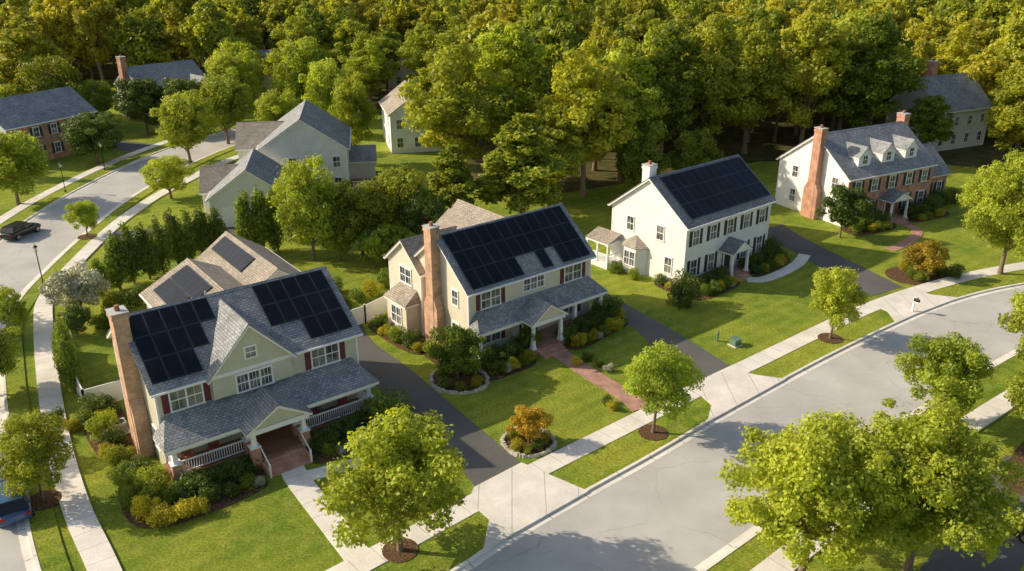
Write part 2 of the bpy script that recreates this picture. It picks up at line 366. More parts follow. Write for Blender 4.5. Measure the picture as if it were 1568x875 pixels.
drv([(-1.9,42.8),(-4,46.7),(-8.1,52.8),(-11.1,57.6),(-15.5,63.8)],[(.7,45.8),(-3.9,52.6),(-7.9,58.6),(-11.4,63.2),(-13,67)],[(-2.3,43.3),(.6,45.9),(1.9,44.9),(4.6,42.9),(-1.6,37.5),(-1.3,40.2),(-2.6,41.9)])
drv([(13.5,55.1),(11.9,61.4),(9,68.9),(5,75),(2,80)],[(17,59),(13.6,65.4),(9.9,71.6),(7.5,76),(5,83)],[(13.2,55.6),(16.7,58.4),(18.6,57.4),(20.6,56.8),(13.4,50.7),(14.2,53)])
drv([(32.9,72.5),(30.9,79.9),(28.8,86.6),(27.,90.5)],[(37,74.9),(34.2,82.7),(32,89),(31.0,93.5)],[(32.3,70.9),(37.4,74.2),(38.8,72.8),(41,72.1),(33,66.9),(33.2,69)])
path('walkway',CONC,[(-14.1,45.9),(-13.2,44.2),(-10.5,40.3),(-8.2,37)],1.5,.05,.05)
path('walkway',CONC,[(-13.1,44.4),(-11.2,45.3),(-8.9,46.5)],1.15,.045,.045)
path('brick_walkway',PAVER,[(3.3,61.9),(4.4,60.2),(6.2,57.4),(8,54.9),(9.2,52.6)],1.5,.05,.05)
path('driveway',DRIVE,[(-55,129),(-59,131),(-64,133)],5,.02); path('driveway',DRIVE,[(-31.5,92),(-36,90.5),(-44.5,88.6)],4.6,.02)
patch('forest_floor',FLOOR,[(3,104),(18,112),(36,122),(60,122),(80,108),(130,100),(260,120),(260,400),(-220,400),(-220,190),(-60,195),(-14,150),(-6,125),(-10,110)],.006,0,False)
# ---------------------------------------------------------------- foliage
def npmesh(name,V,F,mats,mi=None,tint=None):
    me=bpy.data.meshes.new(name); nv,nf=len(V),len(F)
    me.vertices.add(nv); me.vertices.foreach_set('co',V.astype(np.float32).ravel())
    me.loops.add(nf*4); me.loops.foreach_set('vertex_index',F.astype(np.int32).ravel())
    me.polygons.add(nf); me.polygons.foreach_set('loop_start',np.arange(0,nf*4,4,dtype=np.int32)); me.polygons.foreach_set('loop_total',np.full(nf,4,dtype=np.int32))
    me.update(calc_edges=True)
    for x in mats: me.materials.append(x)
    if mi is not None: me.polygons.foreach_set('material_index',mi.astype(np.int32))
    if tint is not None:
        at=me.attributes.new('tint','FLOAT','FACE'); at.data.foreach_set('value',tint.astype(np.float32))
    me['h']=float(np.percentile(V[:,2],99.7)); me['r']=float(np.percentile(np.hypot(V[:,0],V[:,1]),97)); return me
def sph(r,n):
    v=r.normal(size=(n,3)); return v/np.linalg.norm(v,axis=1)[:,None]
def tube(p0,p1,r0,r1,k=7):
    p0=np.array(p0,float);p1=np.array(p1,float); d=(p1-p0)/np.linalg.norm(p1-p0); a=np.cross(d,(0.3,.9,.1)); a/=np.linalg.norm(a); b=np.cross(d,a)
    an=np.arange(k)*2*pi/k; ring=np.cos(an)[:,None]*a+np.sin(an)[:,None]*b
    V=np.vstack([p0+ring*r0,p1+ring*r1]); F=np.array([[i,(i+1)%k,k+(i+1)%k,k+i] for i in range(k)]); return V,F
def leafquads(r,C,Nn,s):
    n=len(C); t=np.cross(Nn,sph(r,n)); t/=np.linalg.norm(t,axis=1)[:,None]+1e-9; b=np.cross(Nn,t); s=s[:,None]
    V=np.stack([C+t*s,C+b*s*.62+Nn*s*.15,C-t*s,C-b*s*.62+Nn*s*.15],1).reshape(-1,3); return V,np.arange(n*4).reshape(n,4)
def make_tree(name,seed,H,R,cb,nl,nleaf,leaf,leafmat,shape='round',trunk=.2,lob=(.26,.42),flat=.85,loose=1.):
    r=np.random.default_rng(seed); zc=(H+cb)/2; hz=(H-cb)/2
    d=sph(r,nl*3); keep=[0]
    for _ in range(nl-1):
        dd=np.min(np.linalg.norm(d[:,None]-d[keep][None],axis=2),axis=1); keep.append(int(np.argmax(dd+r.uniform(0,.3*loose,len(dd)))))
    d=d[keep]; rr=r.uniform(.5,.92,nl); rr[::5]*=.5
    out=r.random(nl)<.12*loose; rr[out]*=1.12
    zn=d[:,2]*rr
    if shape=='cone': f=np.clip(1.05-(zn+1)/2*.95,.12,1.1)
    elif shape=='oval': f=np.clip(1-.35*np.abs(zn)-.2*zn,.3,1)
    elif shape=='spire': f=np.clip(1.-np.clip(zn,0,1)*.8,.15,1)
    else: f=np.clip(1-.15*zn,.3,1.1)
    lr=R*r.uniform(lob[0],lob[1],nl)*np.sqrt(f)*np.where(r.random(nl)<.3,.65,1)
    cx=d[:,0]*(R*rr*f);cy=d[:,1]*(R*rr*f); cz=zc+zn*(hz) ; cz=np.minimum(cz,H-lr*.8); cz=np.maximum(cz,cb+lr*.5)
    LCn=np.stack([cx,cy,cz],1); lt=r.uniform(0,1,nl)
    w=lr**2; idx=r.choice(nl,nleaf,p=w/w.sum()); dr=sph(r,nleaf)
    tw=sph(r,220); k=r.integers(0,220,nleaf); use=r.random(nleaf)<.62
    dr=np.where(use[:,None],tw[k]+r.normal(size=(nleaf,3))*.13,dr); dr/=np.linalg.norm(dr,axis=1)[:,None]
    trad=r.uniform(1-.28*loose,1+.24*loose,(nl,220))[idx,k]
    rad=lr[idx]*(1-np.abs(r.normal(size=nleaf))*.14)*np.where(use,trad,.92)
    C=LCn[idx]+dr*rad[:,None]*np.array((1,1,flat))
    stray=r.random(nleaf)<.05*loose; C[stray]+=dr[stray]*lr[idx][stray][:,None]*.3
    Nn=dr*.7+sph(r,nleaf)*.7+np.array((0,0,.25)); Nn/=np.linalg.norm(Nn,axis=1)[:,None]
    s=leaf*r.uniform(.55,1.3,nleaf)
    V,F=leafquads(r,C,Nn,s); tint=np.clip(lt[idx]*.45+r.uniform(0,.55,nleaf),0,1)
    Vs=[V];Fs=[F];off=len(V);mi=[np.ones(len(F))];tn=[tint]
    def add(p0,p1,r0,r1):
        nonlocal off
        v,f_=tube(p0,p1,r0,r1); Vs.append(v);Fs.append(f_+off);off+=len(v);mi.append(np.zeros(len(f_)));tn.append(np.zeros(len(f_)))
    if trunk>0:
        j=r.uniform(-.03,.03,2)*H
        add((0,0,-.1),(0,0,H*.06),trunk*1.5,trunk); add((0,0,H*.06),(j[0],j[1],cb+hz*.4),trunk,trunk*.65); add((j[0],j[1],cb+hz*.4),(0,0,zc+hz*.6),trunk*.65,trunk*.15)
        for k in range(0,nl,max(1,nl//14)):
            z0=cb*.8+r.uniform(0,.5)*hz; add((j[0]*.7,j[1]*.7,z0),LCn[k],trunk*.4,trunk*.08)
    return npmesh(name,np.vstack(Vs),np.vstack(Fs),[BARK,leafmat],np.concatenate(mi),np.concatenate(tn))
def remat(me,mat):
    n=me.copy(); n.materials[1]=mat; return n
def put(name,me,x,y,sc=1.,z=0,rot=None,parent=None,sz=None):
    o=bpy.data.objects.new(name,me); link(o,parent); o.location=(x,y,z); o.rotation_euler=(0,0,rng.uniform(0,6.28) if rot is None else rot)
    o.scale=(sc,sc,sc if sz is None else sz); return o
ST=[make_tree('street_tree_mesh',s,7.,2.9,1.7,46,19000,.10,LST,'round',.13,(.17,.31),.85,1.3) for s in (1,2,3)]
STBIG=[make_tree('broad_tree_mesh',s,9.,4.2,2.,110,38000,.105,LST,'round',.2,(.10,.20),.85,1.7) for s in (4,5)]
MID=[make_tree('tall_tree_mesh',s,18.,5.4,3.,75,20000,.215,LG,'oval',.3,(.14,.28),.85,1.4) for s in (6,7,8)]
LMY=m_foliage('leaf_midyellow',(.18,.25,.028),(.52,.57,.063),(.62,.58,.06),.45,.5); MIDY=[remat(m_,LMY) for m_ in MID]
MED=[make_tree('medium_tree_mesh',s,9.,3.6,1.6,50,15000,.15,LST,'round',.18,(.17,.32),.85,1.3) for s in (9,10)]
MEDD=[remat(m_,LD) for m_ in MED]; MEDG=[remat(m_,LG) for m_ in MED]
CONE=[make_tree('pointed_tree_mesh',s,13.,4.2,.8,70,17000,.18,LMY,'cone',.2,(.15,.26),.85,1.3) for s in (11,12)]
FOR=[make_tree('forest_tree_mesh',s,H_,R_,4.5,54,6500,.34,LF,sp_,.3,(.17,.32),.85,1.4) for s,H_,R_,sp_ in ((13,18.,4.9,'oval'),(14,19.5,4.2,'oval'),(15,16.5,5.4,'round'),(16,18.,4.6,'oval'))]
ARB=[make_tree('arborvitae_mesh',s,5.5,1.05,-.1,46,7000,.095,LC,'spire',.08,(.42,.6),1.3,.5) for s in (17,18)]
SH=[make_tree('shrub_mesh',s,1.75,1.,-.1,24,3200,.07,LD,'round',0,(.33,.52)) for s in (19,20,21)]
SHY=[remat(x,LY) for x in SH]; SHG_=[remat(x,LG) for x in SH]; SHW=[remat(x,LW) for x in SH]
SMALL=[make_tree('ornamental_tree_mesh',s,4.,1.9,.7,34,9000,.09,LG,'round',.08,(.2,.36)) for s in (22,23)]
def T(meshes,name,x,y,h,r=None):
    me=meshes[int(rng.integers(len(meshes)))]; s=h/me['h']
    put(name,me,x,y,s if r is None else r/me['r'],sz=s)
D='deciduous_tree'
for a in [(ST,-6.1,37.6,8.2,3.5),(ST,9.5,49.4,6.6,2.7),(ST,26.3,63.7,6.4,2.1),(ST,28.8,50.2,6.9,2.7),(STBIG,47.9,78.1,11.8,4.4),
          (STBIG,15.2,35.6,9.3,4.2),(STBIG,20.9,36.,9.3,4.1),(ST,34.4,47.2,7.8,3.),(ST,39.8,56.6,8.4,3.2),(ST,37.5,51.5,7.4,2.7),
          (MED,-46.4,121,10,4),(MED,-42.7,103.4,5.4,3),(MED,-44.6,133,10.5,4.2),(MEDD,-59.8,121,7,4.2),(MED,-60.6,101,9,4.3),(ST,-46.6,88.9,4.2,1.7),
          (ST,-41.4,64.6,4.2,1.6),(ST,-27.8,42.,5.6,2.),(MEDD,-60,140,9,4.2),(MEDG,-38,54.6,5.6,2.6),(MED,-44.5,47.5,10,3.6),(MED,-54,66,10,4),
          (MED,-20.3,82,10.5,3.3),(MEDG,-15.5,83.5,8,3.2),(MEDG,-11.8,86,8.5,3.2),(MEDD,-9,84,6.5,2.6),(MED,-24.,88,6.5,2.4),
          (CONE,1.2,93.5,12.5,4.4),(CONE,-6.5,92,9.5,2.8),(MIDY,-7,106,19.5,6.4),(MIDY,-.5,112,20,6.),(MIDY,9,105,18.5,5.6),(MIDY,4.5,100.5,11,4),
          (MIDY,14.5,112,18,5.5),(MID,21,119,19.5,6),(MIDY,28,122,20,6),(MIDY,35,127,19,6),(MIDY,43,126,20,6),(MID,52,127,20,6.5),
          (MEDG,16,104,8,3.),(MEDG,23,106,8,3.),(MIDY,82,132,20,6.5),(MIDY,80,112,18,6),(MID,75,103,15,5.5),(MIDY,72,97,11,4.5),(MIDY,88,118,19,6.5),(MIDY,71,120,13,4.6),(MID,60.5,124,9,3.6),
          (MED,-22.6,120.5,12.5,2.9),(MED,-9.5,124,10,3.),(MED,-30,139,12,3.6),(MED,-36,150,14,5),(MIDY,-40,163,16,5.5),(MED,-48,150,12,5),(MEDD,-53,140,9,4),(MED,-35,128,9,3.5),
          (MIDY,-8,143,18,6),(MID,-5,135,17,5),(MEDG,-76,143,12,5),(MED,-80,134,9,4.5),(MIDY,-84,152,17,6),(MEDG,-70,144,8,3.5),(MED,-52,166,12,5),(MIDY,-26,158,14,5),(MIDY,-16,160,15,5),(MIDY,-31,170,15,5)]:
    T(a[0],D,*a[1:])
for x,y,h in [(-36.8,74.3,5.6),(-36,75.6,6),(-35.1,76.9,5.5),(-34.3,78.4,5.7),(-33.4,80,5.9),(-32.4,81.2,5.6),(-31.2,82,5.6),(-30,82.6,5.4),(-27.4,83.6,6.8),(-26,84.2,7),(-24.6,84.7,6.6),(-38,73,3.6),
              (-33.4,57.4,4.6),(-32.6,56.,5.2),(-31.9,54.8,4.6),(-34.6,59,3.6)]:
    T(ARB,'arborvitae',x,y,h,1.15 if y>60 else .85)
for a in [(-13.5,80,4),(-11.6,81,4.2),(-9.8,79.8,3.6),(-17.5,82,5)]: T(SMALL,'garden_tree',*a,2.)
put('small_tree',remat(SMALL[0],LG),-4.1,57.1,1.08); put('crape_myrtle',remat(SMALL[1],LW),-37.4,68.,1.3); put('autumn_shrub_tree',remat(SMALL[0],LO),40.1,77.3,.98)
put('golden_rain_shrub',remat(SMALL[1],LO),1.1,48.3,.72); put('holly_tree',remat(SMALL[1],LD),36.0,88.9,1.35,sz=1.6); put('holly_tree',remat(SMALL[0],LD),-36.2,64.3,.7)
# forest mass
FE=empty('forest'); H7s=[(-17,134,11),(-63,156,11),(-71,127,13),(-48.7,175,9),(-25.8,189,9),(66,134,9),(63,126,8),(41,100,14),(18,82,12)]
y=112.
while y<262:
    xw=y*.66+14; x=-xw
    while x<xw:
        px=x+rng.uniform(-2.4,2.4); py=y+rng.uniform(-2.4,2.4)
        ok=all(math.hypot(px-a,py-b)>c for a,b,c in H7s)
        if px<-12 and py<172: ok=False
        if px<5 and py<135 and px>-30: ok=False
        edge=104+max(0,min(1,(px-3)/30))*20
        if px>5 and py<edge+5: ok=False
        if px<-90 and py<150: ok=True
        if ok:
            me=FOR[int(rng.integers(4))]; s=rng.uniform(.7,1.22); o=put('forest_tree',me,px,py,s,parent=FE); o.scale.z=s*rng.uniform(.88,1.14)
        x+=6.9 if y<200 else 8.6
    y+=6.9 if y<200 else 8.6
# ---------------------------------------------------------------- houses
def bushes(h,lst):
    for t,u,v,r in lst:
        x,yy=h.W(u,v); put('shrub',{'g':SH,'y':SHY,'l':SHG_,'w':SHW}[t][int(rng.integers(3))],x,yy,r*rng.uniform(1.,1.2),z=.0,sz=r*rng.uniform(.9,1.2))
def bed(h,pts): patch('mulch_bed',MULCH,[h.W(*p) for p in pts],.05,.05)
# --- house 1
h=Asm('gable_house',-18.95,52.79,.65); he,hr,hf=5.8,9.12,5.07
gable(h,'x',-7.08,7.08,-hf,hf,he,hr,S1,SHG)
F=-hf+.35
gable(h,'y',-5.45,-.6,-3.75,2.15,5.72,8.85,S1,SHG,zb=4.2,ov=.35,g0=.35,g1=0,corner=False,part='cross_gable_')
FG=-5.1
h.mb('belt',WHITE).box(-3.35,1.75,FG-.05,FG+.2,5.62,5.84)
window(h,'F',FG,-.8,6.45,.65,.7,1,2,2)
window(h,'F',FG,-.75,4.25,.75,1.15,3,3,2)
window(h,'F',F,-4.95,4.15,.95,1.35,2,2,2,MAROON); window(h,'F',F,4.35,4.15,.95,1.35,2,2,2,MAROON)
chimney(h,-7.7,-6.79,-1.75,-.65,9.95,BRICKT,(.4,3.2))
porch_roof(h,-7.3,7.1,-7.0,F,2.85,4.05,SHG)
gable(h,'y',-8.1,-5.3,-2.7,1.7,2.9,4.25,S1,SHG,zb=2.95,ov=.2,g0=.2,g1=0,corner=False,part='entry_gable_')
h.mb('porch_beam',WHITE).box(-2.5,1.5,-7.95,-7.7,2.55,2.9)
Z=.75
h.mb('porch_floor',WOODF).box(-6.95,6.75,-6.75,F,Z-.12,Z); h.mb('porch_floor',WOODF).box(-2.3,1.3,-7.85,-6.75,Z-.12,Z)
h.mb('porch_base',BRICK).box(-6.85,6.65,-6.65,F-.01,0,Z-.12); h.mb('porch_base',BRICK).box(-2.2,1.2,-7.75,-6.66,0,Z-.12)
for x in (-6.65,-2.15,1.15,6.45): column(h,x,-6.5,Z,2.65,BRICK)
for x in (-2.15,1.15): column(h,x,-7.6,Z,2.65,BRICK)
railing(h,-6.35,-6.5,-2.45,-6.5,Z); railing(h,1.45,-6.5,6.15,-6.5,Z); railing(h,-6.65,-6.2,-6.65,F,Z); railing(h,6.45,-6.2,6.45,F,Z)
steps(h,-1.75,.75,-7.85,Z,4,BRICK); 
for x in (-1.85,.85): h.mb('stair_cheek',BRICK).box(x-.1,x+.1,-9.1,-7.85,0,.5)
for x in (-1.85,.85): 
    h.mb('stair_rail',WHITE).prism([(x-.03,-7.9,1.55),(x-.03,-9.1,.95),(x-.03,-9.1,.88),(x-.03,-7.9,1.48)],(.06,0,0)); h.mb('stair_rail',WHITE).box(x-.05,x+.05,-9.15,-9.05,0,1.)
door(h,'F',F,-.5,Z); window(h,'F',F,-4.4,1.25,.95,1.5,2,2,2,MAROON); window(h,'F',F,4.1,1.25,.95,1.5,2,2,2,MAROON)
window(h,'L',-6.78,2.6,4.2,.9,1.3,1,2,2); window(h,'L',-6.78,2.6,1.2,.9,1.4,1,2,2); window(h,'L',-6.78,-3.4,1.2,.8,1.4,1,2,2)
window(h,'R',6.78,-1.5,4.1,.9,1.3,1,2,2); window(h,'R',6.78,2.,1.2,.9,1.4,1,2,2)
h.mb('vent_pipe',GREYM).frus(-1.2,1.2,8.2,8.9,.06,.06,8)
L0=-6.75
panels(h,[[L0+1.03*k for k in range(5)],[L0+1.03*k for k in range(4)],[L0+1.03*k for k in range(3)]],he,hr,hf)
panels(h,[[1.45+1.03*k for k in range(5)],[1.45+1.03*k for k in range(5)],[1.45+1.03*k for k in range(2,5)]],he,hr,hf)
h.fin(); H1=h
bed(h,[(-7.6,-10.2),(-3.,-10.),(-2.1,-8.9),(-2.3,-6.9),(-6.9,-6.8),(-7.2,-4),(-9.,-3),(-10.,-6),(-9.8,-9)]); bed(h,[(1.2,-9.6),(5,-9.2),(8,-8.3),(8.6,-5.2),(6.9,-5),(6.8,-6.9),(1.2,-7)])
bed(h,[(-8,-3),(-7.2,3),(-7.2,6),(-9.4,6),(-9.8,0)])
bushes(h,[('g',-3,-7.8,.75),('g',-3.9,-7.9,.8),('g',-4.8,-7.8,.8),('g',-5.7,-7.9,.8),('g',-6.6,-7.8,.75),('l',-7.6,-7.7,.7),('g',-5.6,-9.1,.55),('g',-4.5,-9.3,.5),('l',-3.4,-9.2,.5),('w',-2.7,-9.4,.35),('y',-7.6,-9.6,.65),('y',-8.6,-9.3,.7),('y',-9.1,-8.3,.7),('l',-8.2,-6.5,1.),('y',-6.6,-9.8,.6),('l',-9.3,-6.8,.7),
 ('l',-9,-5.2,.75),('g',-8.2,-4.2,.8),('l',-8.9,-1.8,.7),('l',-9.2,-3.4,.6),('g',-8.7,.4,.8),('y',-9.3,-.6,.5),('l',-8.9,2.2,.85),('y',-8.5,3.8,.6),('g',-8.7,5.2,.9),('w',-9.4,4.4,.4),
 ('g',2,-7.8,.75),('g',2.9,-7.8,.75),('g',3.8,-7.7,.75),('g',4.7,-7.7,.75),('g',5.6,-7.6,.8),('g',6.6,-7.3,.9),('l',2.2,-9,.45),('l',3.3,-9,.45),('y',4.3,-8.8,.4),('g',5.3,-8.7,.5),('l',6.4,-8.3,.5),('w',2.8,-9.3,.3)])
x,y=-8.3,50.4; put('shrub',SH[0],x,y,1.5,sz=1.5)
def chair(x,y,yaw,z):
    c=Asm('porch_chair',x,y,yaw,z); W_=c.mb('frame',WOODF)
    for a in (-.3,.26):
        for b in (-.3,.26): W_.box(a,a+.05,b,b+.05,0,.42 if b>0 else .62)
    W_.box(-.31,.31,-.3,.31,.36,.42); c.mb('cushion',CUSH).box(-.26,.26,-.28,.24,.422,.52)
    for k in range(5): W_.box(-.28+k*.12,-.2+k*.12,.26,.31,.42,1.05)
    W_.box(-.3,.3,.255,.315,1.05,1.12); W_.box(-.33,-.27,-.32,.3,.62,.66); W_.box(.27,.33,-.32,.3,.62,.66); c.fin()
for u,v,a in ((3.,-5.5,.2),(5.,-5.4,-.3),(-5.6,-5.5,.3),(-4.,-5.5,-.2)):
    x,y=h.W(u,v); chair(x,y,h.yaw+a,Z)
# --- house 2
h=Asm('gable_house',-.86,67.16,.68); he,hr,hf=5.78,9.37,4.38; F=-hf+.35
gable(h,'x',-6.75,6.75,-hf,hf,he,hr,S2,SHG)
gable(h,'x',-7.15,-1.5,1.6,7.2,5.6,7.9,S2,SHB,part='rear_wing_')
gable(h,'y',-.5,7.,-4.2,3.4,5.9,8.6,S2,SHB,part='rear_gable_',corner=False)
gable(h,'y',1.,8.,-2.,4.6,5.6,8.9,S2,SHB,part='rear_gable_b_',corner=False)
h.mb('bay_walls',S2).box(-8.1,-6.8,2.4,5.4,0,2.9); R=h.mb('bay_roof',SHB)
R.poly([(-8.35,2.2,2.9),(-8.35,5.6,2.9),(-6.83,5.2,3.9),(-6.83,2.6,3.9)]);R.poly([(-8.35,2.2,2.9),(-6.83,2.6,3.9),(-6.83,2.2,2.9)]);R.poly([(-8.35,5.6,2.9),(-6.83,5.2,3.9),(-6.83,5.6,2.9)])
h.mb('bay_trim',WHITE).box(-8.3,-6.86,2.25,5.55,2.72,2.89)
window(h,'L',-8.1,3.9,.9,.7,1.5,2,2,2); window(h,'L',-6.86,4.2,4.1,.8,1.3,2,2,2); window(h,'L',-6.45,-2.3,4.2,.7,1.2,1,2,2); window(h,'L',-6.45,-2.3,1.2,.8,1.4,1,2,2)
chimney(h,-7.25,-6.45,-.35,.6,10.1,BRICKT,(.45,3.4))
window(h,'F',F,-4.3,4.1,.9,1.35,2,2,2,MAROON); window(h,'F',F,.1,4.45,.7,1.0,3,2,2); window(h,'F',F,4.4,4.1,.9,1.35,2,2,2,MAROON)
porch_roof(h,-6.6,7.1,-5.6,F,2.85,4.0,SHG)
gable(h,'y',-6.9,-4.8,-2.4,1.4,2.9,4.2,S2,SHG,zb=2.95,ov=.2,g0=.2,g1=0,corner=False,part='entry_gable_')
h.mb('porch_beam',WHITE).box(-2.2,1.2,-6.75,-6.5,2.55,2.9)
Z=.5; h.mb('porch_floor',PAVER).box(-2.2,6.5,-5.3,F,0,Z); h.mb('porch_floor',PAVER).box(-2.2,1.2,-6.7,-5.3,0,Z)
for x in (-1.95,.95): column(h,x,-6.45,Z,2.6)
for x in (-6.3,3.6,6.6): column(h,x,-5.25,0 if x<0 else Z,2.65)
steps(h,-1.7,.7,-6.7,Z,3,BRICK); door(h,'F',F,-.5,Z); window(h,'F',F,-4.3,1.,.9,1.5,2,2,2,MAROON); window(h,'F',F,4.,1.,.9,1.5,2,2,2,MAROON)
window(h,'R',6.45,-1.5,4.1,.9,1.3,1,2,2); window(h,'R',6.45,1.5,1.2,.9,1.4,1,2,2)
xs=[-6.15+1.03*k for k in range(12)]
panels(h,[xs,xs,[x for k,x in enumerate(xs) if k not in (5,6,8)]],he,hr,hf,.2)
h.fin(); H2=h
bed(h,[(-7.6,-7.4),(-5,-7.9),(-2.6,-7.6),(-2.3,-5.5),(-6.5,-4.2),(-6.8,-1),(-8.5,0),(-8.8,-4)]); bed(h,[(1.3,-8),(5,-7.8),(8.6,-6.8),(8.8,-3),(6.6,-3.4),(6.5,-5.3),(1.3,-5.4)]); bed(h,[(-7.4,-1),(-7,2),(-8.2,2.3),(-8.4,6.5),(-9.6,6),(-9.4,0)])
bushes(h,[('g',-3,-5.8,.85),('g',-4.1,-5.7,.9),('g',-5.3,-5.6,.85),('y',-3,-7,.55),('l',-3.8,-7.3,.45),('y',-4.6,-7.2,.5),('g',-6.4,-5.6,.75),('l',-6.,-7,.6),('w',-5.3,-7.4,.35),('g',-7.6,-3,.9),('l',-8.1,-1.5,.8),('y',-8.4,-5,.55),('l',-7.6,-5.8,.7),('g',-8.6,1,.8),('l',-9,2.6,.7),('y',-9.1,4,.6),('g',-9,5.4,.7),('y',-8.8,-.2,.5),('l',-8.6,-3.6,.5),
 ('g',2,-6.3,.9),('g',3.,-6.2,.85),('g',4.,-6.1,.85),('g',5.,-6.1,.85),('g',6.,-5.9,.9),('g',7.1,-5.5,1.1),('y',2,-7.5,.55),('l',2.8,-7.6,.4),('y',3.6,-7.5,.5),('y',6.4,-7.2,.65),('y',7.9,-6.2,.65),('g',8,-4.6,1.1),('l',5,-7.4,.5),('w',4.3,-7.6,.3),('l',7.2,-7.,.5)])
T(SMALL,'ornamental_tree',*h.W(-1.9,-5.9),2.6,.9)
# --- house 3
h=Asm('white_house',18.06,82.25,.70); he,hr,hf=6.12,9.87,5.04; F=-hf+.35
gable(h,'x',-6.9,6.9,-hf,hf,he,hr,S3,SHD)
gable(h,'x',6.5,12.2,-.6,6.2,3.9,6.4,S3,SHD,part='garage_wing_')
garage_door(h,'F',-.25,9.3,4.2)
chimney(h,-5.9,-4.9,.8,1.7,10.6,S3)
h.mb('bay_walls',WHITE).prism([(-6.62,-.2,0),(-7.5,.5,0),(-7.5,2.1,0),(-6.62,2.8,0)],(0,0,2.8))
R=h.mb('bay_roof',SHB)
for a,b in (((-6.6,-.4),(-7.7,.4)),((-7.7,.4),(-7.7,2.2)),((-7.7,2.2),(-6.6,3.))): R.poly([(a[0],a[1],2.8),(b[0],b[1],2.8),(-6.62,1.3,3.8)])
window(h,'L',-7.5,1.3,.9,.65,1.4,2,2,2); window(h,'L',-6.6,-1.6,4.1,.8,1.35,1,2,2); window(h,'L',-6.6,2.2,4.1,.8,1.35,1,2,2); window(h,'L',-6.6,-2.8,1.1,.8,1.5,1,2,2)
P=h.mb('side_porch_roof',SHB); P.poly([(-6.7,3.2,3.4),(-6.7,6.4,3.4),(-8.6,6.4,2.7),(-8.6,3.2,2.7)]); h.mb('side_porch_trim',WHITE).box(-8.55,-6.65,3.25,6.35,2.5,2.68)
for yy in (3.4,4.8,6.2): column(h,-8.4,yy,.6,2.5,r=.1)
h.mb('side_porch_deck',WHITE).box(-8.5,-6.6,3.3,6.3,0,.6); railing(h,-8.4,3.5,-8.4,6.1,.6); railing(h,-8.3,3.4,-6.7,3.4,.6)
for x in (-5.2,-2.6,0,2.6,5.2): window(h,'F',F,x,4.1,.85,1.4,1,2,2,BLACKSH)
for x in (-5.2,-2.6,2.6,5.2): window(h,'F',F,x,1.0,.85,1.6,1,2,2,BLACKSH)
door(h,'F',F,0,.35,mat=BLACKSH)
gable(h,'y',-6.5,-4.7,-1.5,1.5,2.75,3.75,WHITE,SHD,zb=2.7,ov=.15,g0=.15,g1=0,corner=False,part='portico_')
for x in (-1.2,1.2): column(h,x,-6.2,.35,2.7,r=.13)
h.mb('stoop',PAVER).box(-1.5,1.5,-6.45,F,0,.35); steps(h,-1.,1.,-6.45,.35,2,BRICK)
xs=[-5.75+1.03*k for k in range(12)]
panels(h,[xs,xs,xs],he,hr,hf,.35,cl=1.72)
h.fin(); H3=h
path('walkway',CONC,[h.W(0,-7.2),h.W(1.2,-8.2),h.W(4,-8.4),h.W(7.5,-8.),h.W(10.3,-7)],1.2,.05,.05)
bed(h,[(-7.6,-7.3),(-4,-7.8),(-1.2,-7.3),(-1.4,-4.8),(-6.6,-4.8),(-7.,-2),(-8.,-3)]); bed(h,[(1.3,-7.4),(5,-7.5),(8,-6.8),(8,-4),(6.6,-4.4),(1.4,-4.8)])
bushes(h,[('g',-2.,-5.7,.75),('g',-3.,-5.7,.8),('g',-4.,-5.6,.75),('g',-5.1,-5.6,.8),('g',-6.,-5.6,.8),('y',-6.9,-5.6,.65),('y',-2,-6.9,.5),('l',-3.,-7,.55),('y',-4.,-7.1,.55),('g',-5.,-7.1,.6),('l',-6.,-7,.55),('w',-2.6,-7.3,.3),('g',2,-5.7,.75),('g',2.9,-5.7,.75),('g',3.9,-5.6,.75),('g',4.9,-5.6,.75),('g',5.9,-5.4,.9),('g',6.9,-5,1.1),('g',2.2,-6.9,.55),('y',3.3,-7,.5),('l',4.4,-7,.55),('y',5.4,-7,.5),('y',6.4,-6.7,.6),('l',7.4,-6.2,.6),('l',-8.2,0,.6),('y',-7.4,-4,.5),('g',-7.3,-2.6,.6),('l',-8.3,2.2,.6)])
put('shrub',SH[1],15.4,70.8,1.5,sz=1.8)
# --- house 4
h=Asm('brick_house',41.2,100.46,.50); he,hr,hf=5.6,9.7,5.6; F=-hf+.35
gable(h,'x',-7.4,7.4,-hf,hf,he,hr,S3,SHG)
h.mb('brick_facade',BRICK).box(-7.14,7.14,F-.11,F-.003,0,he-.15); F-=.11
chimney(h,-7.95,-7.1,-1.3,-.2,10.5,BRICK,(.5,3.4)); chimney(h,7.2,8.1,-.2,.9,10.5,BRICK)
for x in (-3.9,0,3.9):
    gable(h,'y',-4.5,-.8,x-1.15,x+1.15,7.6,8.7,S3,SHG,zb=6.3,ov=.15,g0=.15,g1=0,corner=False,part='dormer_'); window(h,'F',-4.35,x,6.75,.7,.95,1,2,2)
for x in (-5.6,-2.9,0,2.9,5.6): window(h,'F',F,x,3.75,.85,1.35,1,2,2,BLACKSH)
for x in (-5.6,-2.9,2.9,5.6): window(h,'F',F,x,.9,.85,1.6,1,2,2,BLACKSH)
door(h,'F',F,0,.35,mat=DOORM)
gable(h,'y',-7.3,-5.3,-1.7,1.7,2.7,3.6,WHITE,SHD,zb=2.65,ov=.15,g0=.15,g1=0,corner=False,part='portico_')
for x in (-1.3,1.3): column(h,x,-6.9,.35,2.65,r=.13)
h.mb('stoop',BRICK).box(-1.6,1.6,-7.2,F-.003,0,.35); steps(h,-1.,1.,-7.2,.35,2,BRICK)
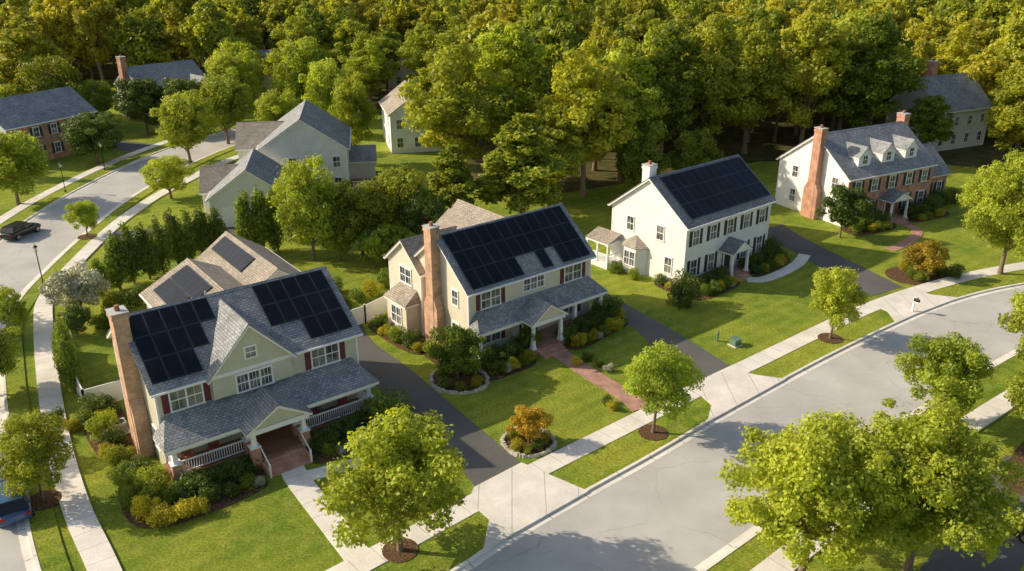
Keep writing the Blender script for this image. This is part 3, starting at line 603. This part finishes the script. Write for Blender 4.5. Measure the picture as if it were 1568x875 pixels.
gable(h,'x',7.0,13.4,-3.6,3.6,3.3,6.3,BRICK,SHG,part='garage_wing_',corner=False); window(h,'F',-3.25,9.6,1.,.8,1.3,1,2,2,BLACKSH); window(h,'F',-3.25,11.8,1.,.8,1.3,1,2,2,BLACKSH)
window(h,'L',-7.1,2.6,4.,.8,1.3,1,2,2); window(h,'L',-7.1,-3.4,4.,.8,1.3,1,2,2); window(h,'L',-7.1,2.6,1.,.8,1.5,1,2,2)
h.fin(); H4=h
path('walkway',PAVER,[h.W(0,-7.8),h.W(-.5,-10),h.W(-4,-12),h.W(-8.5,-13)],1.2,.05,.05)
bed(h,[(-7.8,-8.2),(-4,-8.6),(-1.4,-8),(-1.6,-5.4),(-7.4,-5.4)]); bed(h,[(1.5,-8),(5,-8.4),(8,-8),(8,-5.4),(1.6,-5.4)])
bushes(h,[('g',-2.3,-6.6,.85),('g',-3.5,-6.5,.9),('g',-4.8,-6.6,.9),('g',-6,-6.5,.9),('y',-3,-7.9,.5),('l',-4.2,-8,.6),('l',-6.9,-7,.9),('y',-5.5,-8,.55),('g',2.3,-6.6,.9),('g',3.5,-6.5,.9),('g',4.7,-6.6,.9),('g',6.,-6.5,1.),('g',7.4,-6,1.2),('l',4,-8,.6),('y',2.8,-8,.5),('g',9.2,-5,1.2),('l',10.6,-5,1.),('g',12,-5,1.),('y',6,-8,.5)])
# --- background houses
def bg(name,x,y,yaw,ax,L,Dp,he,hr,wm,rm,ch=None,chm=BRICK,wins=True,brickside=None):
    h=Asm(name,x,y,yaw); 
    if ax=='x': gable(h,'x',-L/2,L/2,-Dp/2,Dp/2,he,hr,wm,rm); w,d=L/2-.3,Dp/2-.35
    else: gable(h,'y',-L/2,L/2,-Dp/2,Dp/2,he,hr,wm,rm); w,d=Dp/2-.35,L/2-.3
    pf=-d
    if brickside: h.mb('brick_facade',BRICK).box(-w-.02,w+.02,-d-.1,-d-.003,0,he-.1); pf=-d-.1
    if wins:
        n=max(2,int(w*2/2.6))
        for k in range(n):
            a=-w+(k+.5)*2*w/n
            if he>4.5: window(h,'F',pf,a,3.7,.85,1.3,1,2,2,BLACKSH if brickside else None); 
            window(h,'F',pf,a,.9,.85,1.4,1,2,2,BLACKSH if brickside else None)
        for s,p in (('L',-w),('R',w)):
            for a in (-d*.5,d*.5):
                if he>4.5: window(h,s,p,a,3.7,.8,1.3,1,2,2)
                window(h,s,p,a,.9,.8,1.4,1,2,2)
    if ch: chimney(h,*ch,chm)
    return h
h=bg('beige_house',-26.9,110.5,.16,'y',13,11.4,6.0,9.9,S6,SHG); 
gable(h,'x',-8.6,-1,-3,5,5.6,8.2,S6,SHB,part='left_wing_'); gable(h,'x',3.5,9.,-1,5,2.9,4.4,S6,SHG,part='sunroom_')
h.mb('deck',WOODF).box(5.6,9.5,-5.5,-1,.3,.6); railing(h,5.7,-5.4,9.4,-5.4,.6); h.fin()
h=Asm('beige_garage',-30.4,97.4,.18); gable(h,'y',-5,5,-4.7,4.7,3.3,6.7,S6,SHG); garage_door(h,'F',-4.7,-.6,4.8); window(h,'R',4.35,-2,1.2,.8,1.2,1,2,2)
gable(h,'x',-6.,-.5,-1.,5.,3.1,5.6,S6,SHB,part='side_wing_'); h.fin()
bg('cream_house',-15.6,133,.25,'y',12,8.6,5.8,8.9,S3,SHB).fin()
bg('brick_house',-71.3,126.6,1.1,'x',15,10.5,5.6,8.9,S3,SHG,brickside=True).fin()
h=bg('brick_house',-63,156.5,.85,'x',13,10,5.7,9,S3,SHG,ch=(-7.2,-6.2,-.7,.7,10.8),brickside=True); gable(h,'y',-7.5,0,1.5,6.5,4.5,7.,BRICK,SHG,part='front_wing_',corner=False); h.fin()
bg('tan_house',-49,176,.3,'x',13,10,5.6,8.8,S6,SHG).fin(); bg('cream_house',-25,189,.2,'y',12,10,5.6,9.2,S6,SHG).fin(); bg('brick_house',-74,200,.4,'x',14,10,5.6,9.2,S3,SHG).fin()
bg('brick_house',66.5,134,.45,'x',12,10,6.,10.5,S6,SHG,ch=(-3.,-1.8,0,1.2,12.6)).fin()
bg('tan_house',-84,112,1.2,'x',12,9,5.4,8.2,S6,SHD).fin()
h=Asm('solar_garage',-18.95,52.79,.65)
def sidepanels(h,pm,p0,he,hr,rows):
    C=h.mb('solar_panel_cells',PANEL);Fm=h.mb('solar_panel_frames',FRAME); half=pm-p0; L=math.hypot(half,hr-he); d=Vector((-half/L,0,-(hr-he)/L)); n=Vector((-(hr-he)/L,0,half/L)); o=Vector((pm,0,hr))
    for r,ys in enumerate(rows):
        for y in ys:
            s0=.45+r*1.74; q=lambda y,s,k:o+d*s+n*k+Vector((0,y,0))
            Fm.prism([q(y,s0,.07),q(y+1,s0,.07),q(y+1,s0+1.7,.07),q(y,s0+1.7,.07)],n*.045)
            C.poly([q(y+.02,s0+.02,.12),q(y+.98,s0+.02,.12),q(y+.98,s0+1.68,.12),q(y+.02,s0+1.68,.12)],[(0,0),(1,0),(1,1),(0,1)])
gable(h,'y',9.5,18.6,-1.6,7.0,2.9,5.1,S6,SHB,part='a_'); gable(h,'y',11.,23,4.3,11.2,3.0,5.3,S6,SHB,part='b_')
sidepanels(h,2.7,-1.6,2.9,5.1,[[11.2+1.03*k for k in range(6)],[12.2+1.03*k for k in range(5)]]); sidepanels(h,7.75,4.3,3.,5.3,[[15+1.03*k for k in range(7)]])
h.fin()
# ---------------------------------------------------------------- fences & small items
def fence(pts,ht=1.7):
    f=Asm('vinyl_fence',0,0); M=f.mb('panels',VINYL)
    for a,b in zip(pts,pts[1:]):
        a=np.array(a);b=np.array(b);L=np.linalg.norm(b-a);d=(b-a)/L;nn=np.array((-d[1],d[0]))
        k=max(1,int(round(L/2.4)))
        for i in range(k):
            p=a+(b-a)*i/k;q=a+(b-a)*(i+1)/k
            M.prism([tuple(p+nn*.02)+(.08,),tuple(q+nn*.02)+(.08,),tuple(q-nn*.02)+(.08,),tuple(p-nn*.02)+(.08,)],(0,0,ht-.2))
            M.prism([tuple(p+nn*.04)+(ht-.12,),tuple(q+nn*.04)+(ht-.12,),tuple(q-nn*.04)+(ht-.12,),tuple(p-nn*.04)+(ht-.12,)],(0,0,.08))
            M.frus(p[0],p[1],0,ht+.05,.1,.1); M.frus(p[0],p[1],ht+.05,ht+.13,.12,.02)
        M.frus(b[0],b[1],0,ht+.05,.1,.1)
    f.fin()
fence([(-35.2,61.5),(-33.3,57.1),(-30,52.4),(-27.5,54.2)]); fence([(-14.6,65.),(-12.6,66.9),(-10.6,69.8)])
a=Asm('air_conditioner',-26.4,49.6,.65); a.mb('body',GREYM).box(-.4,.4,-.4,.4,.08,.85); a.mb('pad',CONC).box(-.5,.5,-.5,.5,0,.08); a.mb('fan_grille',BLACKM).frus(0,0,.85,.88,.33,.33,16)
for k in range(7): a.mb('louvres',BLACKM).box(-.41,.41,-.41,.41,.15+k*.09,.165+k*.09)
a.fin()
a=Asm('utility_box',18.2,62.7,.6); a.mb('body',GREENB).box(-.36,.36,-.32,.32,.06,.52); a.mb('lid',GREENB).prism([(-.39,-.36,.52),(.39,-.36,.52),(.39,.34,.6),(-.39,.34,.6)],(0,0,.05)); a.mb('pad',CONC).box(-.45,.45,-.42,.42,0,.06); a.fin()
a=Asm('utility_post',16.9,63.4,0); a.mb('post',GREENB).frus(0,0,0,.8,.09,.09,8); a.mb('cap',GREENB).frus(0,0,.8,.95,.12,.05,8); a.fin()
a=Asm('mailbox',35.4,69.1,.6,.1); a.mb('post',WHITE).box(-.06,.06,-.06,.06,0,1.1); a.mb('arm',WHITE).box(-.05,.05,-.45,.06,.95,1.03)
prof=[(-.11,1.05),(.11,1.05),(.11,1.2)]+[(.11*cos(t),1.2+.11*sin(t)) for t in np.linspace(.3,pi-.3,6)]+[(-.11,1.2)]
a.mb('box',BLACKM).prism([(p,-.5,z) for p,z in prof],(0,.5,0)); a.mb('flag',DOORM).box(.115,.13,-.3,-.18,1.15,1.4); a.fin()
LAMPG=m_plain('lamp_glass',(.7,.68,.6),.2)
for x,y in ((-44.7,75.5),(-57.2,106),(-57,117)):
    a=Asm('street_lamp',x,y,0); p=a.mb('pole',BLACKM); p.frus(0,0,0,.4,.13,.09,8); p.frus(0,0,.4,3.3,.055,.045,8); p.frus(0,0,3.3,3.38,.05,.14,8); a.mb('lantern',LAMPG).frus(0,0,3.38,3.8,.12,.17,6); p.frus(0,0,3.8,4.05,.24,.02,6); a.fin()
def rocks(pts,name='stone_edging'):
    m=MB(); L=smooth(pts,8,True)
    for p in L:
        r=rng.uniform(.13,.24); v=[(p[0]+rng.uniform(-.05,.05)+r*cos(t+.3),p[1]+r*.8*sin(t+.3),0) for t in np.linspace(0,2*pi,7)[:-1]]
        top=[(p[0]+(q[0]-p[0])*.65,p[1]+(q[1]-p[1])*.65,r*1.1) for q in v]; m.poly(top)
        for k in range(6): m.poly([v[k],v[(k+1)%6],top[(k+1)%6],top[k]])
    link(bpy.data.objects.new(name,m.mesh(name,STONE)))
q=[(-5.9,56),(-4.7,54.9),(-3,54.9),(-1.9,56),(-2.3,58),(-4.4,59),(-5.9,58)]; patch('mulch_bed',MULCH,q,.045,.045); rocks(q)
q=[(-.6,48.6),(.2,46.9),(1.7,46.8),(2.8,48),(2.2,49.7),(.6,50)]; patch('mulch_bed',MULCH,q,.045,.045); rocks(q)
for x,y,r,t in ((.3,47.4,.5,'y'),(1.7,47.6,.45,'g'),(2.2,48.6,.4,'y'),(-5,55.7,.5,'g'),(-2.6,55.8,.5,'y'),(-5.3,57.5,.55,'l'),(.1,48.8,.45,'l'),(-3.8,55.3,.4,'l'),(1.,47.,.35,'l'),(-4.4,58.2,.5,'g')):
    put('shrub',{'g':SH,'y':SHY,'l':SHG_}[t][0],x,y,r)
for x,y in ((9.5,49.4),(26.3,63.7),(-27.8,42),(-6.1,37.6),(28.8,50.2),(-46.6,88.9)):
    patch('tree_mulch_ring',MULCH,[(x+1.*cos(t),y+1.*sin(t)) for t in np.linspace(0,6.28,9)[:-1]],.14,.14)
q=[(37,76.3),(40,75),(43.5,77),(44,80),(40,80.5),(37,79)]; patch('mulch_bed',MULCH,q,.045,.045)
for k in range(11): put('shrub',(SH,SHY,SHG_)[k%3][k%3],37.8+rng.uniform(0,5.6),76.2+rng.uniform(0,3.4),rng.uniform(.5,.85))
q=[(30,43.5),(33,42.5),(37,46),(38,49.5),(34,48.5)]; patch('mulch_bed',MULCH,q,.045,.045)
for x,y,r,t in ((-33.5,67,.9,'g'),(-34.8,66,.9,'l'),(-32.5,65,.8,'g'),(-29.,50.5,.8,'l'),(-29.8,49.8,.6,'y'),(-28.3,52,.8,'g'),(-31.5,84,1.2,'l'),(-28.8,84.5,1.,'g'),(-14,71.5,.8,'l'),(-13,73,.9,'y'),(-15,70.,.7,'g'),(5,59.3,.4,'y'),(5.9,60,.45,'g'),(6.8,59,.4,'l'),(9.9,55.,.5,'g'),(10.8,54.4,.5,'y'),(10.6,55.5,.5,'l'),(6.8,53.4,.4,'g'),(7.1,52.6,.4,'y'),(7.4,58.2,.4,'w'),(-31.3,50.6,.7,'g'),(-30.6,48.6,.6,'l'),(-35.5,69.5,1.,'l'),(-34,70.5,1.1,'g'),(-12,75,1.,'l'),(-16.5,73.5,.9,'g'),(-10.5,77,1.1,'g'),(-8,79,1.,'l'),(-5,81,1.2,'g'),(-2,83,1.2,'l'),(1,85,1.2,'g')):
    put('shrub',{'g':SH,'y':SHY,'l':SHG_,'w':SHW}[t][1],x,y,r)
g=Asm('garden_gazebo',-8.4,93,.3)
for k in range(6): g.mb('posts',WHITE).frus(1.5*cos(k*pi/3),1.5*sin(k*pi/3),0,2.3,.1,.1)
g.mb('roof',SHB).frus(0,0,2.3,3.3,2.1,.6,6,0); g.mb('roof_top',SHB).frus(0,0,3.4,4.,.9,.05,6,0); g.mb('floor',WOODF).frus(0,0,0,.25,1.9,1.9,6,0); g.fin()
# cars
TIRE=m_plain('tire',(.02,.02,.02),.8); RIM=m_plain('rim',(.45,.45,.46),.3,.05,metal=.6); TAIL=m_plain('tail_light',(.35,.01,.01),.25); HEAD=m_plain('head_light',(.7,.7,.68),.15)
CGL=MT('car_glass').done((.012,.014,.017),.05,spec=.7)
def car(x,y,yaw,col,z=.004):
    paint=MT('car_paint').done(col,.22,spec=.6)
    e=empty('parked_car',x,y,z,yaw)
    def loft(name,st,mat,sub=2):
        V=[];F=[];k=len(st[0][1])
        for xx,sec in st: V+=[(xx,p,q) for p,q in sec]
        for i in range(len(st)-1):
            for j in range(k): a=i*k+j;b=i*k+(j+1)%k; F.append((a,b,b+k,a+k))
        F.append(tuple(range(k))[::-1]);F.append(tuple(range((len(st)-1)*k,len(st)*k)))
        me=bpy.data.meshes.new(name); me.from_pydata(V,[],F); me.materials.append(mat)
        for p in me.polygons:p.use_smooth=True
        o=link(bpy.data.objects.new(name,me),e); md=o.modifiers.new('s','SUBSURF');md.levels=sub;md.render_levels=sub; return o
    def sec(w,zb,zm,zt,tw): return [(-w*.9,zb),(-w,zb+.12),(-w,zm),(-w*tw,zt),(w*tw,zt),(w,zm),(w,zb+.12),(w*.9,zb)]
    loft('body',[(-2.35,sec(.78,.42,.7,.85,.85)),(-2.25,sec(.86,.3,.75,.98,.9)),(-1.6,sec(.92,.25,.82,1.05,.92)),(-.5,sec(.93,.22,.84,1.05,.93)),(.9,sec(.93,.22,.84,1.04,.92)),(1.3,sec(.92,.25,.82,1.0,.9)),(2.1,sec(.86,.28,.7,.86,.86)),(2.35,sec(.7,.38,.6,.7,.8))],paint)
    m=MB()
    bl=[(-2.1,-.8,1.0),(1.15,-.8,1.0),(1.15,.8,1.0),(-2.1,.8,1.0)]; tp=[(-1.65,-.62,1.5),(.3,-.62,1.52),(.3,.62,1.52),(-1.65,.62,1.5)]
    for k in range(4): m.poly([bl[k],bl[(k+1)%4],tp[(k+1)%4],tp[k]])
    link(bpy.data.objects.new('glass',m.mesh('glass',CGL)),e)
    r=MB(); r.prism([(-1.7,-.6,1.5),(.32,-.6,1.52),(.32,.6,1.52),(-1.7,.6,1.5)],(0,0,.05))
    for s in (-1,1):
        for xb,xt in ((1.12,.3),(-.1,-.25),(-1.15,-1.1),(-2.05,-1.63)):
            r.prism([(xb-.05,s*.81,1.0),(xb+.05,s*.81,1.0),(xt+.05,s*.625,1.51),(xt-.05,s*.625,1.51)],(0,s*.015,.005))
        r.box(.75,.95,s*.93 if s>0 else -1.1,1.1 if s>0 else -.93,.98,1.12)
    link(bpy.data.objects.new('roof_panel',r.mesh('roof_panel',paint)),e)
    for sx in (-1.45,1.45):
        for s in (-1,1):
            def cyl(mb,r_,y0,y1,n=20):
                a=[(sx+r_*cos(2*pi*k/n),y0,.34+r_*sin(2*pi*k/n)) for k in range(n)]; mb.prism(a,(0,y1-y0,0))
            w=MB(); cyl(w,.34,s*.72,s*.95); link(bpy.data.objects.new('wheel',w.mesh('wheel',TIRE)),e)
            w=MB(); cyl(w,.22,s*.9,s*.96); link(bpy.data.objects.new('rim',w.mesh('rim',RIM)),e)
    l=MB()
    for s in (-1,1): l.box(2.12,2.3,s*.62-.13,s*.62+.13,.6,.72)
    link(bpy.data.objects.new('headlights',l.mesh('headlights',HEAD)),e)
    l=MB()
    for s in (-1,1): l.box(-2.34,-2.2,s*.66-.13,s*.66+.13,.72,.86)
    link(bpy.data.objects.new('taillights',l.mesh('taillights',TAIL)),e)
car(-54.2,89.6,1.35,(.02,.023,.028)); car(-29.3,41.5,2.15,(.03,.09,.20)); car(27.9,39.9,2.4,(.03,.032,.036),.024)
path('driveway',DRIVE,[(21.8,33.6),(27.9,39.9),(33.3,45.6)],3.8,.02)
# ---------------------------------------------------------------- light & camera
EL=30.
S=Vector((-1,.16,math.tan(radians(EL)))).normalized()
w=bpy.data.worlds.new('World'); scene.world=w; w.use_nodes=True; nt=w.node_tree
sky=nt.nodes.new('ShaderNodeTexSky'); sky.sky_type='NISHITA'; sky.sun_disc=False; sky.sun_elevation=radians(EL); sky.sun_rotation=math.atan2(S.x,S.y); sky.air_density=1.2; sky.dust_density=2.6; sky.ozone_density=1.
bgn=nt.nodes['Background']; bgn.inputs[1].default_value=.135; nt.links.new(sky.outputs[0],bgn.inputs[0])
sl=bpy.data.lights.new('sun','SUN'); sl.energy=5.; sl.angle=radians(.5); sl.color=(1,.87,.66); so=link(bpy.data.objects.new('sun',sl)); so.rotation_euler=S.to_track_quat('Z','Y').to_euler()
cd=bpy.data.cameras.new('camera'); cd.sensor_width=36; cd.lens=36*1313.1/1568; cd.clip_end=5000; co=link(bpy.data.objects.new('camera',cd)); co.location=(0,0,31.52); co.rotation_euler=(radians(90-22.72),0,0); scene.camera=co
scene.view_settings.view_transform='Standard'; scene.view_settings.look='None'; scene.view_settings.exposure=0
